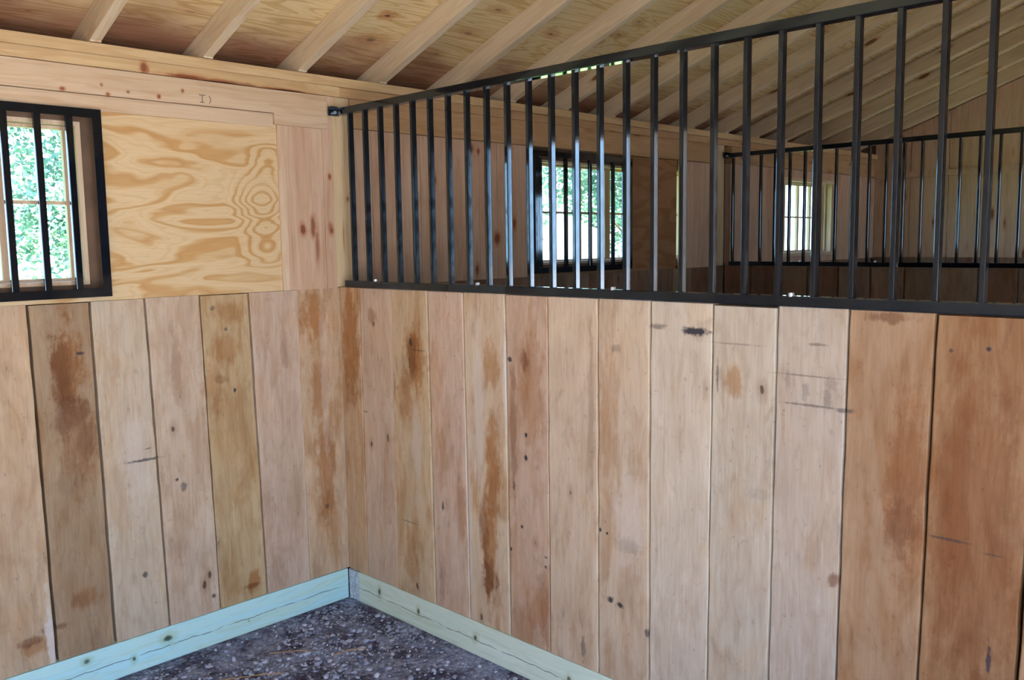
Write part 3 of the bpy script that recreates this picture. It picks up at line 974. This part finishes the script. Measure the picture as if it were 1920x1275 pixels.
RL = (abs(YF) - .02 + .35) / math.cos(TH)
ords = ['first', 'second', 'third', 'fourth', 'fifth', 'sixth', 'seventh', 'eighth', 'ninth', 'tenth', 'eleventh', 'twelfth', 'thirteenth', 'fourteenth', 'fifteenth', 'sixteenth', 'seventeenth']
RD_ = RD - .001
rmesh = None
for i in range(-3, 16):
    xr = -.9425 + .4065 * i - .019
    if rmesh is None:
        bm = bmesh.new()
        # side profile in (y, z) with a bird's-mouth seat over the plates
        y_a, y_b = .35, -(abs(YF) - .02)
        pr = [(y_b, -y_b * SL), (-.018, .018 * SL), (-.018, .0008), (.0465, .0008), (.0465, -.0465 * SL), (y_a, -y_a * SL), (y_a, -y_a * SL + RD_ - .001), (y_b, -y_b * SL + RD_ - .001)]
        for sx_ in (-.019, .019):
            [bm.verts.new((-yy * math.cos(TH) + zz * math.sin(TH), sx_, yy * math.sin(TH) + zz * math.cos(TH))) for yy, zz in pr]
        vl = list(bm.verts)
        bm.faces.new(vl[:8])
        bm.faces.new(vl[8:][::-1])
        for k in range(8):
            j = (k + 1) % 8
            bm.faces.new((vl[k], vl[8 + k], vl[8 + j], vl[j]))
        bmesh.ops.recalc_face_normals(bm, faces=bm.faces)
        bev(bm, .0015)
        rf = link('rafter', bm, M_RAFT)
        rmesh = rf
    else:
        rf = rmesh.copy()
        COL.objects.link(rf)
    # local x runs up the slope (towards -y)
    mx = Matrix(((0, 1, 0), (-math.cos(TH), 0, math.sin(TH)), (math.sin(TH), 0, math.cos(TH)))).to_4x4()
    # columns: local x -> (0,-c,s); local y -> (1,0,0); local z -> (0,s,c)
    mx = Matrix(((0, 1, 0, xr), (-math.cos(TH), 0, math.sin(TH), 0), (math.sin(TH), 0, math.cos(TH), ZP + .0005), (0, 0, 0, 1)))
    rf.matrix_world = mx
    if i < 0:
        lab = 'pale rafter %s left of the one over the nearest window' % ('three places', 'two places', 'next')[i + 3]
        tag(rf, lab, 'rafter', 'pale roof rafters')
    else:
        where = ('over the near barred window' if i == 0 else 'over the plywood panel' if i == 1 else 'just left of the cream corner post' if i == 2 else
                 'just right of the cream corner post' if i == 3 else 'crossing behind the near top rail')
        if i >= 5:
            where = 'seen through the near bars'
        if i >= 10:
            where = 'in shadow beyond the far grille'
        tag(rf, 'pine rafter, %s from the left, %s' % (ords[i], where), 'rafter', 'pale roof rafters')


# ------------------------------------------------------------------ grilles on the partitions
def grille(x, y0, y1, first, step, name_label, z_lo, bolts):
    root = empty('stall_grille', (x, (y0 + y1) / 2, z_lo))
    inv = Vector((-root.location.x, -root.location.y, -root.location.z))

    def part(name, bm, mat):
        for v in bm.verts:
            v.co += inv
        return link(name, bm, mat, root)
    bm = bmesh.new()
    box(bm, x - .008, x + .022, y1, y0, z_lo, z_lo + .028)
    bev(bm, .0025)
    part('bottom_rail', bm, M_PAINT)
    bm = bmesh.new()
    box(bm, x - .008, x + .030, y1, y0 + .02, 2.103, 2.131)
    bev(bm, .0025)
    part('top_rail', bm, M_PAINT)
    bm = bmesh.new()
    box(bm, x - .042, x + .010, y0 + .022, y0 + .030, 2.100, 2.136)
    box(bm, x - .042, x - .009, y0 + .004, y0 + .022, 2.128, 2.135)
    bev(bm, .0015)
    br = part('mounting_tab', bm, M_PAINT)
    bm = bmesh.new()
    cyl(bm, (x - .018, y0 + .010, 2.112), (x - .018, y0 + .024, 2.112), .007, 8)
    bt = part('lag_bolt', bm, M_BOLT)
    k = 0
    y = -first
    mesh = None
    while y > y1 + .03:
        if mesh is None:
            bm = bmesh.new()
            box(bm, -.0110, .0110, -.0070, .0070, z_lo + .026, 2.105)
            bev(bm, .0022, 2)
            o = link('bar', bm, M_PAINT, root)
            mesh = o
        else:
            o = mesh.copy()
            COL.objects.link(o)
            o.parent = root
        o.location = (x + .006 + inv.x, y + inv.y, inv.z)
        y -= step
        k += 1
    for by in bolts:
        bm = bmesh.new()
        cyl(bm, (x - .001, -by, z_lo + .026), (x - .001, -by, z_lo + .036), .008, 10)
        part('carriage_bolt', bm, M_BOLT)
    return root


g1 = grille(0.0, -.055, -3.60, .1148, .1015, '', ZK + .003, (.262, .872, 1.490, 2.085, 2.70))
tag(g1, 'near black steel grille of upright bars standing on the bright partition boards', 'grille')
g2 = grille(XC, -.046, -3.60, .0655, .1013, '', ZK + .003, (.55, 1.03, 1.85))
tag(g2, 'far black steel grille beyond the second stall, seen through the near grille', 'grille')


# ------------------------------------------------------------------ window guards (bars in front of the windows)
def guard(x0, x1, bars, label):
    z0, z1 = 1.398, 2.037
    yf, yb = -.030, .0035
    root = empty('window_guard', ((x0 + x1) / 2, -.01, z0))
    inv = -root.location

    def part(name, bm, mat=M_PAINT):
        for v in bm.verts:
            v.co += inv
        return link(name, bm, mat, root)
    w = .030
    bm = bmesh.new()
    # angle-iron frame: flat face towards the room plus a flange running back to the wall
    for (a, b_, c, d) in ((x0, x1, z0, z0 + w), (x0, x1, z1 - w, z1)):
        box(bm, a, b_, yf, yf + .004, c, d)
    for (a, b_) in ((x0, x0 + w), (x1 - w, x1)):
        box(bm, a, b_, yf, yf + .004, z0 + w, z1 - w)
    for (a, b_) in ((x0 + .001, x0 + .005), (x1 - .005, x1 - .001)):
        box(bm, a, b_, yf + .004, yb, z0, z1)
    box(bm, x0 + .005, x1 - .005, yf + .004, yb, z0 + .001, z0 + .005)
    box(bm, x0 + .005, x1 - .005, yf + .004, yb, z1 - .005, z1 - .001)
    part('guard_frame', bm)
    mesh = None
    for bx in bars:
        if mesh is None:
            bm = bmesh.new()
            box(bm, -.0115, .0115, -.004, .010, z0 + .006, z1 - .006)
            bev(bm, .002)
            o = link('bar', bm, M_PAINT, root)
            mesh = o
        else:
            o = mesh.copy()
            COL.objects.link(o)
            o.parent = root
        o.location = (bx + inv.x, -.020 + inv.y, inv.z)
    return root


gd1 = guard(-2.10, -.965, [-1.068 - .1005 * i for i in range(10)], '')
tag(gd1, 'black barred guard over the nearest window at the left edge', 'window guard')
gd2 = guard(1.212, 2.045, [1.261 + .1025 * i for i in range(8)], '')
tag(gd2, 'black barred guard over the middle window in the second stall', 'window guard')


# ------------------------------------------------------------------ windows
def window(name, x0, x1, z0, z1, sashes, gb=(1.464, 1.985), rows=1.724, lab=None):
    """sashes: list of (xa, xb, muntin x list, y)"""
    bm = bmesh.new()
    for a in ((x0, x0 + .016), (x1 - .016, x1)):
        box(bm, a[0], a[1], .046, .139, z0, z1)
    box(bm, x0 + .016, x1 - .016, .046, .139, z0, z0 + .014)
    box(bm, x0 + .016, x1 - .016, .046, .139, z1 - .014, z1)
    root = struct(link(name, bm, M_SASH))
    for xa, xb, mun, y in sashes:
        bm = bmesh.new()
        st = .030
        box(bm, xa, xa + st, y, y + .022, z0 + .015, z1 - .015)
        box(bm, xb - st, xb, y, y + .022, z0 + .015, z1 - .015)
        box(bm, xa + st, xb - st, y, y + .022, z0 + .015, gb[0])
        box(bm, xa + st, xb - st, y, y + .022, gb[1] - .012, z1 - .015)
        sash = link('sash', bm, M_SASH, root)
        bm = bmesh.new()
        for mx_ in mun:
            box(bm, mx_ - .013, mx_ + .013, y + .002, y + .020, gb[0], gb[1] - .012)
        box(bm, xa + st, xb - st, y + .004, y + .018, rows - .006, rows + .006)
        link('muntin', bm, M_SASH, sash)
        bm = bmesh.new()
        box(bm, xa + st, xb - st, y + .010, y + .0125, gb[0], gb[1] - .012)
        link('pane', bm, M_GLASS, sash)
    return root


window('window_1', W1[0], W1[1], W1[2], W1[3], [(-1.62, -1.028, [-1.262, -1.45], .080), (-2.10, -1.59, [-1.80], .110)])
window('window_2', W2[0], W2[1], W2[2], W2[3], [(1.302, 1.965, [1.50, 1.712], .090), (1.975, 2.745, [2.20, 2.42], .105)])
window('window_3', W3[0], W3[1], W3[2], W3[3], [(W3[0] + .016, W3[1] - .016, [4.08, 4.30, 4.50], .070)], (1.470, 1.975), 1.722)
bm = bmesh.new()
box(bm, W3[0] - .05, W3[1] + .05, -.020, -.001, 1.985, 2.010)
box(bm, W3[0] - .05, W3[1] + .05, -.022, -.001, 1.425, 1.452)
bev(bm, .002)
link('casing', bm, M_SASH, bpy.data.objects['window_3'])


# ------------------------------------------------------------------ trees and shrubs outside
def foliage(bm, c, rad, n, size, rs, flat=1.0):
    lt = bm.verts.layers.float_color.get('tint') or bm.verts.layers.float_color.new('tint')
    for _ in range(n):
        d = Vector((rs.gauss(0, 1), rs.gauss(0, 1), rs.gauss(0, 1))).normalized()
        r = rs.random() ** .45
        p = Vector((c[0] + d.x * rad[0] * r, c[1] + d.y * rad[1] * r, c[2] + d.z * rad[2] * r))
        k = mnoise.noise(p * 2.6) + .5 * mnoise.noise(p * 6.0)
        if k < .02 and rs.random() < .93:
            continue
        a = Vector((rs.uniform(-1, 1), rs.uniform(-1, 1), rs.uniform(-.6, .6))).normalized()
        b_ = a.orthogonal().normalized()
        b_ = (Matrix.Rotation(rs.uniform(0, 6.28), 3, a) @ b_)
        s = size * rs.uniform(.6, 1.3)
        t = max(0.0, min(1.0, .5 + mnoise.noise(p * 3.1) * 1.3 + rs.uniform(-.25, .25)))
        q = [p - a * s, p - b_ * s * .45, p + a * s, p + b_ * s * .45]
        vv = [bm.verts.new(x) for x in q]
        for v in vv:
            v[lt] = (t, t, t, 1)
        bm.faces.new(vv)


def tree(x, y, h, rad, n, size, mat, label, cat, name, seed, low=.35):
    rs = random.Random(seed)
    root = empty(name, (x, y, -.12))
    bm = bmesh.new()
    pts = [Vector((0, 0, 0)), Vector((.1, .05, h * .3)), Vector((-.05, .1, h * .6)), Vector((0, 0, h * .85))]
    for i in range(3):
        r0 = h * .022 * (1 - i * .28)
        cyl(bm, pts[i], pts[i + 1] + (pts[i + 1] - pts[i]) * .02, r0, 9)
    for i in range(0 if seed == 1 else 9):
        z = h * rs.uniform(low, .8)
        a = rs.uniform(0, 6.28)
        cyl(bm, (0, 0, z), (math.cos(a) * rad * .7, math.sin(a) * rad * .7, z + h * .12), h * .006, 6)
    link('trunk', bm, M_BARK, root)
    bm = bmesh.new()
    bm.verts.layers.float_color.new('tint')
    for i in range(9):
        a = rs.uniform(0, 6.28)
        rr = rad * rs.uniform(.2, .65)
        zc = h * rs.uniform(low + .1, .88)
        foliage(bm, (math.cos(a) * rr, math.sin(a) * rr, zc), (rad * .55, rad * .55, h * .16), n // 9, size, rs)
    link('foliage', bm, mat, root)
    tag(root, label, cat, None)
    return root


tree(3.0, 11.0, 6.5, 2.8, 52000, .060, M_LEAF, 'broad leafy tree seen through the nearest barred window', 'tree', 'tree', 1, .12)
tree(-2.3, 12.5, 7.0, 2.9, 9000, .11, M_LEAF, 'leafy tree beyond the lawn, left of the one framed by the nearest window', 'tree', 'tree', 2, .12)
tree(13.5, 14.0, 7.0, 3.0, 30000, .085, M_LEAF, 'leafy tree seen through the panes of the middle window', 'tree', 'tree', 3, .12)
tree(26.0, 17.0, 8.0, 3.5, 9000, .14, M_LEAF, 'far leafy tree seen through the farthest window', 'tree', 'tree', 4, .12)
tree(8.6, 19.0, 7.5, 3.6, 9000, .13, M_LEAF, 'tall tree behind the lawn between the near and middle window views', 'tree', 'tree', 5, .12)
tree(19.5, 13.0, 6.0, 2.8, 26000, .09, M_LEAF, 'leafy tree right of the one behind the middle window', 'tree', 'tree', 6, .12)


def shrub(x, y, h, r, label, seed):
    rs = random.Random(seed)
    root = empty('shrub', (x, y, -.12))
    bm = bmesh.new()
    for i in range(7):
        a = rs.uniform(0, 6.28)
        cyl(bm, (0, 0, 0), (math.cos(a) * r * .5, math.sin(a) * r * .5, h * .7), .015, 5)
    link('stem', bm, M_BARK, root)
    bm = bmesh.new()
    bm.verts.layers.float_color.new('tint')
    for i in range(5):
        a = rs.uniform(0, 6.28)
        foliage(bm, (math.cos(a) * r * .5, math.sin(a) * r * .5, h * rs.uniform(.4, .7)), (r * .6, r * .6, h * .38), 500, .06, rs)
    link('foliage', bm, M_LEAF2, root)
    tag(root, label, 'shrub')


shrub(1.5, 7.0, 1.35, .9, 'light green shrub low in the nearest window', 21)
shrub(2.9, 8.0, 1.2, .9, 'light green shrub behind the right pane of the nearest window', 22)
shrub(9.6, 9.0, 1.4, 1.1, 'light green shrub low in the middle window', 23)
shrub(16.0, 10.0, 1.5, 1.2, 'light green shrub low in the farthest window', 24)
